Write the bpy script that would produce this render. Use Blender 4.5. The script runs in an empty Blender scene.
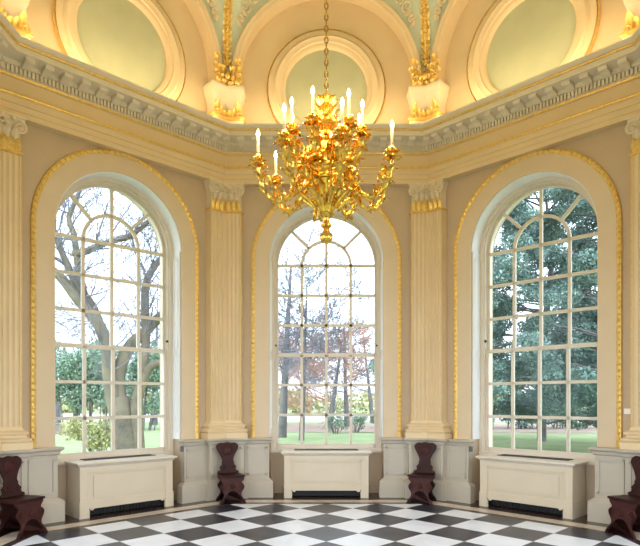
import bpy, math, random
import numpy as np
from mathutils import Matrix, Vector
PI = math.pi
S = bpy.context.scene
COL = S.collection
TH = PI/8
CT, ST, TT = math.cos(TH), math.sin(TH), math.tan(TH)

# ------------------------------------------------------------------ materials
def new_mat(name):
    m = bpy.data.materials.new(name); m.use_nodes = True
    return m, m.node_tree.nodes, m.node_tree.links, m.node_tree.nodes['Principled BSDF']

def paint(name, col, rough=.55, var=.05, scale=3., metallic=0., bump=0., bscale=60., spec=.5, coat=0.):
    m, N, L, b = new_mat(name)
    tc = N.new('ShaderNodeTexCoord')
    nz = N.new('ShaderNodeTexNoise'); nz.inputs['Scale'].default_value = scale
    nz.inputs['Detail'].default_value = 4
    L.new(tc.outputs['Object'], nz.inputs['Vector'])
    rp = N.new('ShaderNodeValToRGB')
    rp.color_ramp.elements[0].position = .3; rp.color_ramp.elements[1].position = .7
    rp.color_ramp.elements[0].color = tuple(c*(1-var) for c in col)+(1,)
    rp.color_ramp.elements[1].color = tuple(min(1, c*(1+var)) for c in col)+(1,)
    L.new(nz.outputs['Fac'], rp.inputs['Fac']); L.new(rp.outputs['Color'], b.inputs['Base Color'])
    b.inputs['Roughness'].default_value = rough; b.inputs['Metallic'].default_value = metallic
    b.inputs['Specular IOR Level'].default_value = spec
    b.inputs['Coat Weight'].default_value = coat
    if bump:
        n2 = N.new('ShaderNodeTexNoise'); n2.inputs['Scale'].default_value = bscale
        L.new(tc.outputs['Object'], n2.inputs['Vector'])
        bp = N.new('ShaderNodeBump'); bp.inputs['Strength'].default_value = bump; bp.inputs['Distance'].default_value = .01
        L.new(n2.outputs['Fac'], bp.inputs['Height']); L.new(bp.outputs['Normal'], b.inputs['Normal'])
    return m

def emit(name, col, strength):
    m, N, L, b = new_mat(name)
    b.inputs['Base Color'].default_value = col+(1,)
    b.inputs['Emission Color'].default_value = col+(1,)
    b.inputs['Emission Strength'].default_value = strength
    return m

def leaves(name, c0, c1, scale=1.5, rough=.5, spec=.4):
    m, N, L, b = new_mat(name)
    tc = N.new('ShaderNodeTexCoord')
    nz = N.new('ShaderNodeTexNoise'); nz.inputs['Scale'].default_value = scale; nz.inputs['Detail'].default_value = 8
    nz.inputs['Roughness'].default_value = .8
    L.new(tc.outputs['Object'], nz.inputs['Vector'])
    rp = N.new('ShaderNodeValToRGB')
    rp.color_ramp.elements[0].position = .35; rp.color_ramp.elements[1].position = .65
    rp.color_ramp.elements[0].color = c0+(1,); rp.color_ramp.elements[1].color = c1+(1,)
    L.new(nz.outputs['Fac'], rp.inputs['Fac']); L.new(rp.outputs['Color'], b.inputs['Base Color'])
    b.inputs['Roughness'].default_value = rough; b.inputs['Specular IOR Level'].default_value = spec
    return m

M = {}
M['wall'] = paint('wall_paint', (.52, .40, .265), .6, .03)
M['attic'] = paint('attic_paint', (.70, .55, .345), .6, .03)
M['cream'] = paint('cream_paint', (.72, .555, .325), .5, .03)
M['pale'] = paint('pale_cream_paint', (.76, .64, .46), .5, .03)
M['band'] = paint('architrave_paint', (.64, .505, .325), .5, .03)
M['stone'] = paint('stone_grey_paint', (.48, .425, .335), .5, .04)
M['grey'] = paint('cornice_shade_grey', (.74, .66, .51), .55, .04)  # greyer than the cream: the cornice band's daylight shade is in this colour
M['white'] = paint('window_white_paint', (.70, .62, .50), .4, .03)
M['reveal'] = paint('reveal_white_paint', (.86, .87, .88), .4, .02)
M['rad'] = paint('radiator_cover_paint', (.64, .545, .40), .45, .03)
M['sage'] = paint('sage_green_paint', (.46, .47, .31), .6, .05)
M['aqua'] = paint('pendentive_green_paint', (.56, .62, .50), .6, .05)
M['gold'] = paint('gilded_plaster', (.76, .51, .14), .40, .15, 25, metallic=.4)
M['ormolu'] = paint('gilt_bronze', (.86, .50, .09), .26, .3, 30, metallic=1.)
M['chainm'] = paint('chain_bronze', (.45, .28, .08), .35, .1, 30, metallic=1.)
M['mahog'] = paint('dark_mahogany', (.036, .010, .008), .42, .35, 9, spec=.15)
M['mahog2'] = paint('red_mahogany', (.05, .014, .011), .42, .35, 9, spec=.15)
M['black'] = paint('black_void', (.006, .006, .006), .6)
M['iron'] = paint('dark_iron', (.03, .028, .026), .4, metallic=.6)
M['plastic'] = paint('white_plastic', (.85, .83, .78), .4)
M['sensor'] = paint('grey_sensor_plastic', (.12, .12, .13), .4)
M['candle'] = paint('ivory_candle', (.62, .52, .36), .4)
M['bulb'] = emit('lit_bulb', (1., .80, .48), 14.)
M['bark'] = leaves('pale_bark', (.10, .088, .075), (.27, .22, .14), 1.1, .9, .1)
M['bark2'] = paint('grey_bark', (.15, .135, .13), .9, .3, 2.5)
M['twig'] = paint('grey_twigs', (.20, .19, .22), .9, .3, 2)
M['redtwig'] = paint('copper_twigs', (.42, .22, .15), .9, .25, 2)
M['lawn'] = leaves('lawn_grass', (.25, .31, .13), (.38, .41, .21), .5, .9, .1)
M['litter'] = leaves('leaf_litter', (.30, .19, .14), (.42, .32, .24), .9, .9, .1)
M['pathm'] = paint('gravel_path', (.48, .44, .38), .9, .1)
M['brick'] = paint('old_brick', (.22, .17, .14), .9, .25, 5)
M['ever'] = leaves('evergreen_needles', (.055, .10, .082), (.25, .36, .30), 1.0, .42, .6)
M['hedge'] = leaves('hedge_leaves', (.09, .16, .10), (.30, .40, .26), 1.6, .5, .5)
M['shrub'] = leaves('yellow_shrub_leaves', (.30, .32, .12), (.55, .50, .24), 1.6, .6, .3)

def marble(name, c0, c1, rough):
    m, N, L, b = new_mat(name)
    tc = N.new('ShaderNodeTexCoord')
    nz = N.new('ShaderNodeTexNoise'); nz.inputs['Scale'].default_value = 2.2; nz.inputs['Detail'].default_value = 8
    nz.inputs['Distortion'].default_value = 1.5
    L.new(tc.outputs['Object'], nz.inputs['Vector'])
    rp = N.new('ShaderNodeValToRGB')
    rp.color_ramp.elements[0].color = c0+(1,); rp.color_ramp.elements[1].color = c1+(1,)
    rp.color_ramp.elements[0].position = .35; rp.color_ramp.elements[1].position = .6
    L.new(nz.outputs['Fac'], rp.inputs['Fac']); L.new(rp.outputs['Color'], b.inputs['Base Color'])
    b.inputs['Roughness'].default_value = rough
    return m
M['cband'] = marble('cream_marble', (.62, .52, .42), (.72, .62, .50), .25)
M['dband'] = marble('brown_marble', (.045, .03, .03), (.07, .045, .04), .25)

def checker():
    m, N, L, b = new_mat('chequered_marble')
    tc = N.new('ShaderNodeTexCoord')
    mp = N.new('ShaderNodeMapping'); mp.vector_type = 'POINT'
    t = .5515
    mp.inputs['Rotation'].default_value = (0, 0, PI/4)
    mp.inputs['Scale'].default_value = (1/t,)*3
    L.new(tc.outputs['Object'], mp.inputs['Vector'])
    # vertex of four tiles sits at (0, 1.92): shift there
    sub = N.new('ShaderNodeVectorMath'); sub.operation = 'SUBTRACT'
    q = 1.92/math.sqrt(2)/t
    sub.inputs[1].default_value = (-q, q, -.5)
    L.new(mp.outputs['Vector'], sub.inputs[0])
    sep = N.new('ShaderNodeSeparateXYZ'); L.new(sub.outputs[0], sep.inputs[0])
    def fl(o):
        f = N.new('ShaderNodeMath'); f.operation = 'FLOOR'; L.new(o, f.inputs[0]); return f.outputs[0]
    ad = N.new('ShaderNodeMath'); ad.operation = 'ADD'
    L.new(fl(sep.outputs['X']), ad.inputs[0]); L.new(fl(sep.outputs['Y']), ad.inputs[1])
    md = N.new('ShaderNodeMath'); md.operation = 'FLOORED_MODULO'; md.inputs[1].default_value = 2
    L.new(ad.outputs[0], md.inputs[0])
    # thin pale joints
    def joint(o):
        fr = N.new('ShaderNodeMath'); fr.operation = 'FRACT'; L.new(o, fr.inputs[0])
        s = N.new('ShaderNodeMath'); s.operation = 'SUBTRACT'; L.new(fr.outputs[0], s.inputs[0]); s.inputs[1].default_value = .5
        a = N.new('ShaderNodeMath'); a.operation = 'ABSOLUTE'; L.new(s.outputs[0], a.inputs[0])
        g = N.new('ShaderNodeMath'); g.operation = 'GREATER_THAN'; g.inputs[1].default_value = .494; L.new(a.outputs[0], g.inputs[0])
        return g.outputs[0]
    jm = N.new('ShaderNodeMath'); jm.operation = 'MAXIMUM'
    L.new(joint(sep.outputs['X']), jm.inputs[0]); L.new(joint(sep.outputs['Y']), jm.inputs[1])
    nz = N.new('ShaderNodeTexNoise'); nz.inputs['Scale'].default_value = 1.7; nz.inputs['Detail'].default_value = 9
    nz.inputs['Distortion'].default_value = 1.2; L.new(tc.outputs['Object'], nz.inputs['Vector'])
    def ramp(a, c):
        r = N.new('ShaderNodeValToRGB'); r.color_ramp.elements[0].color = a+(1,); r.color_ramp.elements[1].color = c+(1,)
        r.color_ramp.elements[0].position = .35; r.color_ramp.elements[1].position = .6
        L.new(nz.outputs['Fac'], r.inputs['Fac']); return r.outputs['Color']
    wt = ramp((.74, .76, .80), (.82, .84, .88)); dk = ramp((.018, .019, .030), (.036, .038, .055))
    mx = N.new('ShaderNodeMix'); mx.data_type = 'RGBA'
    L.new(md.outputs[0], mx.inputs[0]); L.new(wt, mx.inputs[6]); L.new(dk, mx.inputs[7])
    m2 = N.new('ShaderNodeMix'); m2.data_type = 'RGBA'; m2.inputs[7].default_value = (.35, .33, .32, 1)
    L.new(jm.outputs[0], m2.inputs[0]); L.new(mx.outputs[2], m2.inputs[6])
    L.new(m2.outputs[2], b.inputs['Base Color'])
    b.inputs['Roughness'].default_value = .28; b.inputs['Specular IOR Level'].default_value = .42
    return m
M['check'] = checker()

def glass():
    m = bpy.data.materials.new('window_glass'); m.use_nodes = True
    N, L = m.node_tree.nodes, m.node_tree.links; N.clear()
    o = N.new('ShaderNodeOutputMaterial'); mx = N.new('ShaderNodeMixShader')
    tr = N.new('ShaderNodeBsdfTransparent'); gl = N.new('ShaderNodeBsdfGlossy'); gl.inputs['Roughness'].default_value = .02
    tr.inputs['Color'].default_value = (.96, .98, .975, 1)
    fr = N.new('ShaderNodeFresnel'); fr.inputs['IOR'].default_value = 1.13
    L.new(fr.outputs[0], mx.inputs[0]); L.new(tr.outputs[0], mx.inputs[1]); L.new(gl.outputs[0], mx.inputs[2])
    L.new(mx.outputs[0], o.inputs['Surface'])
    return m
M['glass'] = glass()

# ------------------------------------------------------------------ mesh builder
def rz(a): return Matrix.Rotation(a, 4, 'Z')
def WK(k): return rz(-k*PI/4)                 # frame of wall k: x right, y outwards
def CK(k): return rz(-(k+.5)*PI/4)            # frame of the corner right of wall k

class MB:
    def __init__(s, mat4=None): s.v = []; s.f = []; s.M = mat4 or Matrix()
    def add(s, vs, fs):
        o = len(s.v)
        s.v += [tuple(s.M @ Vector(p)) for p in vs]
        s.f += [tuple(i+o for i in f) for f in fs]
    def box(s, x0, x1, y0, y1, z0, z1):
        s.add([(x, y, z) for z in (z0, z1) for y in (y0, y1) for x in (x0, x1)],
              [(0, 2, 3, 1), (4, 5, 7, 6), (0, 1, 5, 4), (2, 6, 7, 3), (0, 4, 6, 2), (1, 3, 7, 5)])
    def bar(s, a, b, w, y0, y1):                # bar in the x-z plane from a to b
        (ax, az), (bx, bz) = a, b
        l = math.hypot(bx-ax, bz-az); nx, nz = -(bz-az)/l*w/2, (bx-ax)/l*w/2
        p = [(ax-nx, az-nz), (bx-nx, bz-nz), (bx+nx, bz+nz), (ax+nx, az+nz)]
        s.slab(p, y0, y1)
    def slab(s, poly, y0, y1):                  # polygon in x-z extruded along y
        n = len(poly)
        s.add([(x, y0, z) for x, z in poly]+[(x, y1, z) for x, z in poly],
              [tuple(range(n)), tuple(range(2*n-1, n-1, -1))]+[(i, i+n, (i+1) % n+n, (i+1) % n) for i in range(n)])
    def prism(s, poly, z0, z1):
        n = len(poly)
        s.add([(x, y, z0) for x, y in poly]+[(x, y, z1) for x, y in poly],
              [tuple(range(n-1, -1, -1)), tuple(range(n, 2*n))]+[(i, (i+1) % n, (i+1) % n+n, i+n) for i in range(n)])
    def loft(s, rings, closed=True, caps=True, loop=False):
        n = len(rings[0]); fs = []
        R = len(rings); vs = [p for r in rings for p in r]
        for i in range(R if loop else R-1):
            for j in range(n if closed else n-1):
                a = i*n+j; b = i*n+(j+1) % n; c = ((i+1) % R)*n
                fs.append((a, b, c+(j+1) % n, c+j))
        if caps and closed and not loop:
            fs.append(tuple(range(n-1, -1, -1))); fs.append(tuple((R-1)*n+j for j in range(n)))
        s.add(vs, fs)
    def tube(s, pts, rad, n=8, caps=True, loop=False):
        P = [Vector(p) for p in pts]; m = len(P)
        if not hasattr(rad, '__len__'): rad = [rad]*m
        rings = []; up = None
        for i in range(m):
            if loop: d = P[(i+1) % m]-P[i-1]
            else: d = P[min(i+1, m-1)]-P[max(i-1, 0)]
            d.normalize()
            if up is None: up = Vector((0, 0, 1)) if abs(d.z) < .9 else Vector((1, 0, 0))
            x = up.cross(d); x.normalize(); y = d.cross(x); up = y
            rings.append([P[i]+(x*math.cos(2*PI*j/n)+y*math.sin(2*PI*j/n))*rad[i] for j in range(n)])
        s.loft(rings, True, caps, loop)
    def lathe(s, prof, n=24, c=(0, 0, 0)):
        s.loft([[(c[0]+r*math.cos(2*PI*j/n), c[1]+r*math.sin(2*PI*j/n), c[2]+z) for j in range(n)] for r, z in prof])
    def ball(s, c, r, n=8, m=5, sz=1.):
        s.lathe([(max(1e-4, r*math.sin(PI*i/m)), -r*sz*math.cos(PI*i/m)) for i in range(m+1)], n, c)
    LS = 1.
    def leaf(s, base, d, out, L, W, curl=1.2, nl=5):
        L, W = L*s.LS, W*s.LS
        base, d, out = Vector(base), Vector(d).normalized(), Vector(out).normalized()
        out = (out-d*out.dot(d)).normalized(); sd = d.cross(out); rings = []; p = base.copy()
        for i in range(nl+1):
            t = i/nl; w = W*(.35+.65*math.sin(PI*min(1, .15+t*.75)))*(1 if t < .7 else (1-t)/.3*.85+.15)
            a = curl*t*t*1.4; dd = d*math.cos(a)+out*math.sin(a); nn = out*math.cos(a)-d*math.sin(a)
            if i: p = p+dd*(L/nl)
            th = .12*W
            rings.append([p-sd*w*.5-nn*w*.1, p+nn*w*.14, p+sd*w*.5-nn*w*.1, p-nn*(w*.1+th)])
        s.loft(rings)
    def spiral(s, c, ax, ay, r0, r1, turns, rad, a0=0, n=6, sgn=1):
        c, ax, ay = Vector(c), Vector(ax), Vector(ay); k = int(14*turns)
        pts = []; rr = []
        for i in range(k+1):
            t = i/k; r = r0+(r1-r0)*t; a = a0+sgn*2*PI*turns*t
            pts.append(c+ax*r*math.cos(a)+ay*r*math.sin(a)); rr.append(rad*(1-.45*t))
        s.tube(pts, rr, n)
    def build(s, name, mat, parent=None, smooth=30, loc=None, rot=None):
        me = bpy.data.meshes.new(name); me.from_pydata([tuple(v) for v in s.v], [], s.f)
        for mm in (mat if isinstance(mat, (list, tuple)) else [mat]): me.materials.append(mm)
        if smooth:
            for p in me.polygons: p.use_smooth = True
            me.set_sharp_from_angle(angle=math.radians(smooth))
        me.update()
        return link(name, me, parent, loc, rot)

def link(name, data, parent=None, loc=None, rot=None):
    o = bpy.data.objects.new(name, data); COL.objects.link(o)
    if parent: o.parent = parent
    if loc is not None: o.location = loc
    if rot is not None: o.rotation_euler = (0, 0, rot)
    return o
def tag(o, label=None, cat=None, group=None, kind=None):
    if label: o['label'] = label
    if cat: o['category'] = cat
    if group: o['group'] = group
    if kind: o['kind'] = kind
    return o
def thing(name, label, cat, loc=(0, 0, 0), rot=0, group=None, kind=None):
    return tag(link(name, None, None, loc, rot), label, cat, group, kind)
def copy_thing(r, loc, rot, label):
    c = r.copy(); COL.objects.link(c); c.location = loc; c.rotation_euler = (0, 0, rot); c['label'] = label
    for ch in r.children:
        d = ch.copy(); COL.objects.link(d); d.parent = c; d.matrix_parent_inverse = ch.matrix_parent_inverse
        for g in ch.children:
            e = g.copy(); COL.objects.link(e); e.parent = d; e.matrix_parent_inverse = g.matrix_parent_inverse
    return c

# ------------------------------------------------------------------ room numbers (metres)
CAM_Y, EYE, FPX, PPX, HORY = -5.25, 1.6, 565., 326.3, 400.
AW = 4.17            # inner wall face from the room centre
AO = 4.85            # outer wall face
OW, ZS = .952, 3.926 # window opening half width, springing height
GW = .84             # half width of the glass
RG = 4.555           # glass plane
ZB = .84             # glass bottom
PF = 4.02            # pilaster face
PED = .98            # pedestal height
ZT = 8.7             # wall top
ZC, RL = 6.835, 1.43 # lunette centre height and radius
def at(px, py, y):   # world point seen at pixel (px,py) standing at world depth y
    d = y-CAM_Y
    return Vector(((px-PPX)/FPX*d, y, EYE+(HORY-py)/FPX*d))

# ------------------------------------------------------------------ floor
fl = MB()
def octo(p): return [(p/CT*math.sin((i+.5)*PI/4), p/CT*math.cos((i+.5)*PI/4), 0.) for i in range(8)]
rings = [octo(p) for p in (3.45, 3.57, 3.80, 4.70)]
me = bpy.data.meshes.new('floor')
vs = [v for r in rings for v in r]
fs = [tuple(range(7, -1, -1))]; mi = [0]
for q, mm in ((0, 1), (1, 2), (2, 1)):
    for j in range(8):
        fs.append((q*8+j, q*8+(j+1) % 8, q*8+8+(j+1) % 8, q*8+8+j)); mi.append(mm)
vs += [(x*1.0, y*1.0, -.3) for x, y, z in rings[3]]
for j in range(8): fs.append((24+j, 24+(j+1) % 8, 32+(j+1) % 8, 32+j)); mi.append(1)
me.from_pydata(vs, [], fs)
for k in ('check', 'dband', 'cband'): me.materials.append(M[k])
for p, q in zip(me.polygons, mi): p.material_index = q
me.update()
import bmesh
bm = bmesh.new(); bm.from_mesh(me); bmesh.ops.recalc_face_normals(bm, faces=bm.faces); bm.to_mesh(me); bm.free()
tag(link('floor', me), 'polished black and white chequered marble floor', 'floor', kind='structure')

# ------------------------------------------------------------------ walls
SIDE = {0: 'back', 1: 'back_right', 2: 'right', 3: 'front_right', 4: 'front', 5: 'front_left', 6: 'left', 7: 'back_left'}
def arc(r, n=32): return [(-r*math.cos(PI*i/n), ZS+r*math.sin(PI*i/n)) for i in range(n+1)]
for k in range(8):
    w = MB(WK(k)); hw, ho = AW*TT, AO*TT
    if k == 4:                                   # the entrance behind the camera
        for (r, h, flip) in ((AW, hw, 0), (AO, ho, 1)):
            P = [[(-h, r, 0), (-1.6, r, 0), (-1.6, r, 3.3), (-h, r, 3.3)], [(1.6, r, 0), (h, r, 0), (h, r, 3.3), (1.6, r, 3.3)],
                 [(-h, r, 3.3), (h, r, 3.3), (h, r, ZT), (-h, r, ZT)]]
            for q in P: w.add(q, [(0, 1, 2, 3) if not flip else (3, 2, 1, 0)])
        w.add([(-1.6, AW, 0), (-1.6, AO, 0), (-1.6, AO, 3.3), (-1.6, AW, 3.3), (1.6, AW, 0), (1.6, AO, 0), (1.6, AO, 3.3), (1.6, AW, 3.3)],
              [(0, 1, 2, 3), (4, 7, 6, 5), (3, 2, 6, 7)])
    else:
        A = arc(OW)
        for (r, h) in ((AW, hw), (AO, ho)):
            w.add([(-h, r, 0), (-OW, r, 0), (-OW, r, ZT), (-h, r, ZT)], [(0, 1, 2, 3)])
            w.add([(h, r, 0), (OW, r, 0), (OW, r, ZT), (h, r, ZT)], [(0, 3, 2, 1)])
            for (a, za), (b, zb) in zip(A, A[1:]):
                w.add([(a, r, za), (b, r, zb), (b, r, ZT), (a, r, ZT)], [(0, 1, 2, 3)])
        rev = [(-OW, 0)]+A+[(OW, 0)]
        for (a, za), (b, zb) in zip(rev, rev[1:]):
            w.add([(a, AW, za), (b, AW, zb), (b, AO, zb), (a, AO, za)], [(0, 3, 2, 1)])
        w.box(-OW, OW, 4.48, AO, -.3, ZB-.075)   # apron wall under the window
        w.add([(-ho, AO, -.6), (ho, AO, -.6), (ho, AO, 0), (-ho, AO, 0)], [(0, 1, 2, 3)])
    o = w.build('wall_'+SIDE[k], M['wall'], smooth=0)
    tag(o, kind='structure')

# ------------------------------------------------------------------ windows
def path_arch(r, zb, n=40):
    pts = [(-r, zb, -1, 0), (-r, (zb+ZS)/2, -1, 0)]
    pts += [(-r*math.cos(PI*i/n), ZS+r*math.sin(PI*i/n), -math.cos(PI*i/n), math.sin(PI*i/n)) for i in range(n+1)]
    return pts+[(r, (zb+ZS)/2, 1, 0), (r, zb, 1, 0)]
def sweep_arch(mb, r, zb, prof, n=40):          # prof: (outward distance, y) closed loop
    mb.loft([[(u+nu*d, y, z+nz*d) for d, y in prof] for u, z, nu, nz in path_arch(r, zb, n)])
def rect(d0, d1, y0, y1): return [(d0, y0), (d1, y0), (d1, y1), (d0, y1)]
ZR = [ZS-.517*i for i in range(6)]
for n_, k in ((1, 7), (2, 0), (3, 1)):
    root = tag(link('window_%d' % n_, None, None, (0, 0, 0), -k*PI/4), kind='structure')
    f = MB(); sweep_arch(f, GW+.045, ZB-.07, rect(0, .06, 4.40, 4.70)); sweep_arch(f, GW+.03, ZB-.07, rect(0, .03, 4.44, 4.64))
    f.build('window_frame', M['white'], root)
    # upper (outer) and lower (inner) sash
    b = .044
    up = MB(); y0, y1 = 4.535, 4.58
    sweep_arch(up, GW-.005, ZR[3], rect(0, .045, y0, y1))
    sweep_arch_in = [(-.424*math.cos(PI*i/24), ZS+.424*math.sin(PI*i/24)) for i in range(25)]
    up.loft([[(u*(1+s/.424), y, ZS+(z-ZS)*(1+s/.424)) for s, y in rect(-b/2, b/2, y0, y1)] for u, z in sweep_arch_in])
    for a in (-PI/4, PI/4):
        up.bar((.424*math.sin(a), ZS+.424*math.cos(a)), (GW*math.sin(a), ZS+GW*math.cos(a)), b, y0, y1)
    up.bar((0, ZR[3]), (0, ZS+GW), b, y0, y1)
    for u in (-.424, .424): up.bar((u, ZR[3]), (u, ZS), b, y0, y1)
    for z in ZR[:3]: up.bar((-GW, z), (GW, z), b, y0, y1)
    up.box(-GW, GW, y0, y1, ZR[3]-.025, ZR[3]+.025)
    up.build('upper_sash', M['white'], root)
    lo = MB(); y0, y1 = 4.485, 4.53
    lo.box(-GW-.045, -GW+.012, y0, y1, ZB-.07, ZR[3]+.03); lo.box(GW-.012, GW+.045, y0, y1, ZB-.07, ZR[3]+.03)
    lo.box(-GW, GW, y0, y1, ZR[3]-.03, ZR[3]+.03); lo.box(-GW, GW, y0, y1, ZB-.07, ZB+.01)
    for u in (-.424, 0, .424): lo.bar((u, ZB), (u, ZR[3]), b, y0, y1)
    for z in ZR[4:]: lo.bar((-GW, z), (GW, z), b, y0, y1)
    lo.build('lower_sash', M['white'], root)
    A0 = arc(OW, 40); g = MB(); A = [(u*GW/OW, ZS+(z-ZS)*GW/OW) for u, z in arc(OW, 40)]
    g.slab([(-GW, ZR[3])]+A+[(GW, ZR[3])], 4.555, 4.559)
    g.build('upper_pane', M['glass'], root, 0)
    g = MB(); g.slab([(-GW, ZB), (-GW, ZR[3]), (GW, ZR[3]), (GW, ZB)], 4.505, 4.509); g.build('lower_pane', M['glass'], root, 0)
    s = MB(); s.box(-OW+.002, OW-.002, 4.40, AO+.04, ZB-.115, ZB-.07); s.box(-OW+.002, OW-.002, 4.43, 4.48, ZB-.14, ZB-.11)
    s.build('window_sill', M['white'], root)
    lin = MB(); Q = [(u*(OW-.0015)/OW, ZS+(z-ZS)*(OW-.0015)/OW) for u, z in A0]; I_ = [(u*(OW-.012)/OW, ZS+(z-ZS)*(OW-.012)/OW) for u, z in A0]
    lin.loft([[(q[0], AW+.004, q[1]), (q[0], 4.40, q[1]), (i_[0], 4.40, i_[1]), (i_[0], AW+.004, i_[1])] for q, i_ in zip(Q, I_)])
    lin.build('arch_lining', M['reveal'], root, 40)
    # shutter boxes lining the reveal up to the springing
    for sx in (-1, 1):
        sh = MB(); x0, x1 = sorted((sx*(OW-.02), sx*(OW-.001)))
        sh.box(x0, x1, AW+.03, 4.40, PED, ZS+.02)
        xx = sorted((sx*(OW-.03), sx*(OW-.02)))
        for za, zb in ((PED+.12, 2.3), (2.42, ZS-.1)):
            sh.box(xx[0], xx[1], AW+.07, AW+.09, za, zb); sh.box(xx[0], xx[1], 4.34, 4.36, za, zb)
            sh.box(xx[0], xx[1], AW+.07, 4.36, za, za+.02); sh.box(xx[0], xx[1], AW+.07, 4.36, zb-.02, zb)
        tag(sh.build('shutter_box', M['reveal'], root), 'white panelled shutter box lining the window reveal')
        pu = MB(); pu.lathe([(.001, 0), (.016, .0), (.016, .02), (.022, .035), (.012, .045), (.001, .046)], 10)
        p = pu.build('sash_fastener', M['iron'], root); p.location = (sx*(GW+.03), 4.485, ZR[3]+.16); p.rotation_euler = (PI/2, 0, 0)
    a = MB(); sweep_arch(a, OW, PED, [(-.001, AW), (-.001, AW-.018), (.02, AW-.025), (.25, AW-.025), (.25, AW)])
    a.build('architrave', M['band'], root)
    a = MB(); sweep_arch(a, OW, PED, [(.235, AW), (.235, AW-.03), (.25, AW-.042), (.272, AW-.05), (.295, AW-.042), (.302, AW-.02), (.302, AW)])
    L_ = 0; pp = path_arch(OW+.268, PED+.03, 60); prev = pp[0]
    dense = []
    for p, q in zip(pp, pp[1:]):
        d = math.hypot(q[0]-p[0], q[1]-p[1]); m = max(1, int(d/.02))
        dense += [(p[0]+(q[0]-p[0])*i/m, p[1]+(q[1]-p[1])*i/m) for i in range(m)]
    acc = 0; last = dense[0]
    for q in dense:
        acc += math.hypot(q[0]-last[0], q[1]-last[1]); last = q
        if acc > .075: a.ball((q[0], AW-.044, q[1]), .024, 6, 4); acc = 0
    tag(a.build('gilded_border', M['gold'], root), 'gold beaded outer border of the window surround')

# ------------------------------------------------------------------ bent blocks at the corners
def bent(mb, h, p, back, prof):                 # prof: (projection d, z); block folded round the corner
    rings = []
    for d, z in prof:
        hh, f = h+d, p-d
        R = []
        for sgn in (1, -1):
            fx, fy = sgn*hh*CT+0*ST, f/CT-hh*ST
            bx, by = fx+sgn*(back-f)*ST, fy+(back-f)*CT
            R.append(((bx, by, z), (fx, fy, z)))
        rings.append([R[0][0], R[0][1], (0, f/CT, z), R[1][1], R[1][0], (0, back/CT, z)])
    mb.loft(rings)
def half(sgn):                                  # frame of one wall face beside the fold: x away from the corner, y outward
    return Matrix(((sgn*CT, sgn*ST, 0, -sgn*ST*AW), (-ST, CT, 0, AW/CT-CT*AW), (0, 0, 1, 0), (0, 0, 0, 1)))
def flip_fix(o):
    bm = bmesh.new(); bm.from_mesh(o.data); bmesh.ops.recalc_face_normals(bm, faces=bm.faces); bm.to_mesh(o.data); bm.free()

# pedestals
PED_LABEL = {7: 'stone-painted panelled pedestal left of the central window', 0: 'stone-painted panelled pedestal right of the central window',
             6: 'stone-painted panelled pedestal at the left edge, beside the left window', 1: 'stone-painted panelled pedestal at the right edge, beside the right window'}
def panel(mb, x0, x1, z0, z1, y, w=.028, d=.016):
    for (a, b, c, e) in ((x0, x1, z0, z0+w), (x0, x1, z1-w, z1), (x0, x0+w, z0, z1), (x1-w, x1, z0, z1)):
        mb.box(a, b, y-d, y+.004, c, e)
def pedestal(k):
    root = thing('corner_pedestal', PED_LABEL[k], 'pedestal', (0, 0, 0), -(k+.5)*PI/4, 'panelled corner pedestals')
    F = AW-.002
    die, cap, pl = MB(), MB(), MB()
    hc = .30; xf = (AW-3.98)*TT
    bent(die, hc, 3.98, F, [(0, .30), (0, .91)])
    bent(pl, hc+.02, 3.955, F, [(.03, 0), (.03, .26), (.02, .275), (-.02, .315)])
    CAPP = [(0, .875), (.02, .885), (.025, .90), (.03, .925), (.06, .945), (.065, PED-.012), (.055, PED)]
    bent(cap, hc, 3.98, F, CAPP)
    e0 = AW*TT-.945                             # the flank ends beside the window opening
    for sg in (1, -1):
        for mb in (die, cap, pl): mb.M = half(sg)
        die.box(.30, e0, 4.07, F, .30, .91)
        pl.loft([[(.30, 4.07-d, z), (e0+d*1.2, 4.07-d, z), (e0+d*1.2, F, z), (.30, F, z)] for d, z in ((.06, 0), (.06, .26), (.05, .275), (.0, .315))])
        cap.loft([[(.30, 4.07-d, z), (e0+d, 4.07-d, z), (e0+d, F, z), (.30, F, z)] for d, z in CAPP])
        panel(die, .42, e0-.035, .37, .83, 4.07)
        panel(die, xf+.05, xf+hc-.04, .37, .83, 3.98)
        die.M = cap.M = pl.M = Matrix()
    for mb, nm in ((die, 'die'), (cap, 'cap_moulding'), (pl, 'plinth')):
        o = mb.build(nm, M['stone'], root); flip_fix(o)
    return root
for k in (7, 0, 6, 1): pedestal(k)

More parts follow.
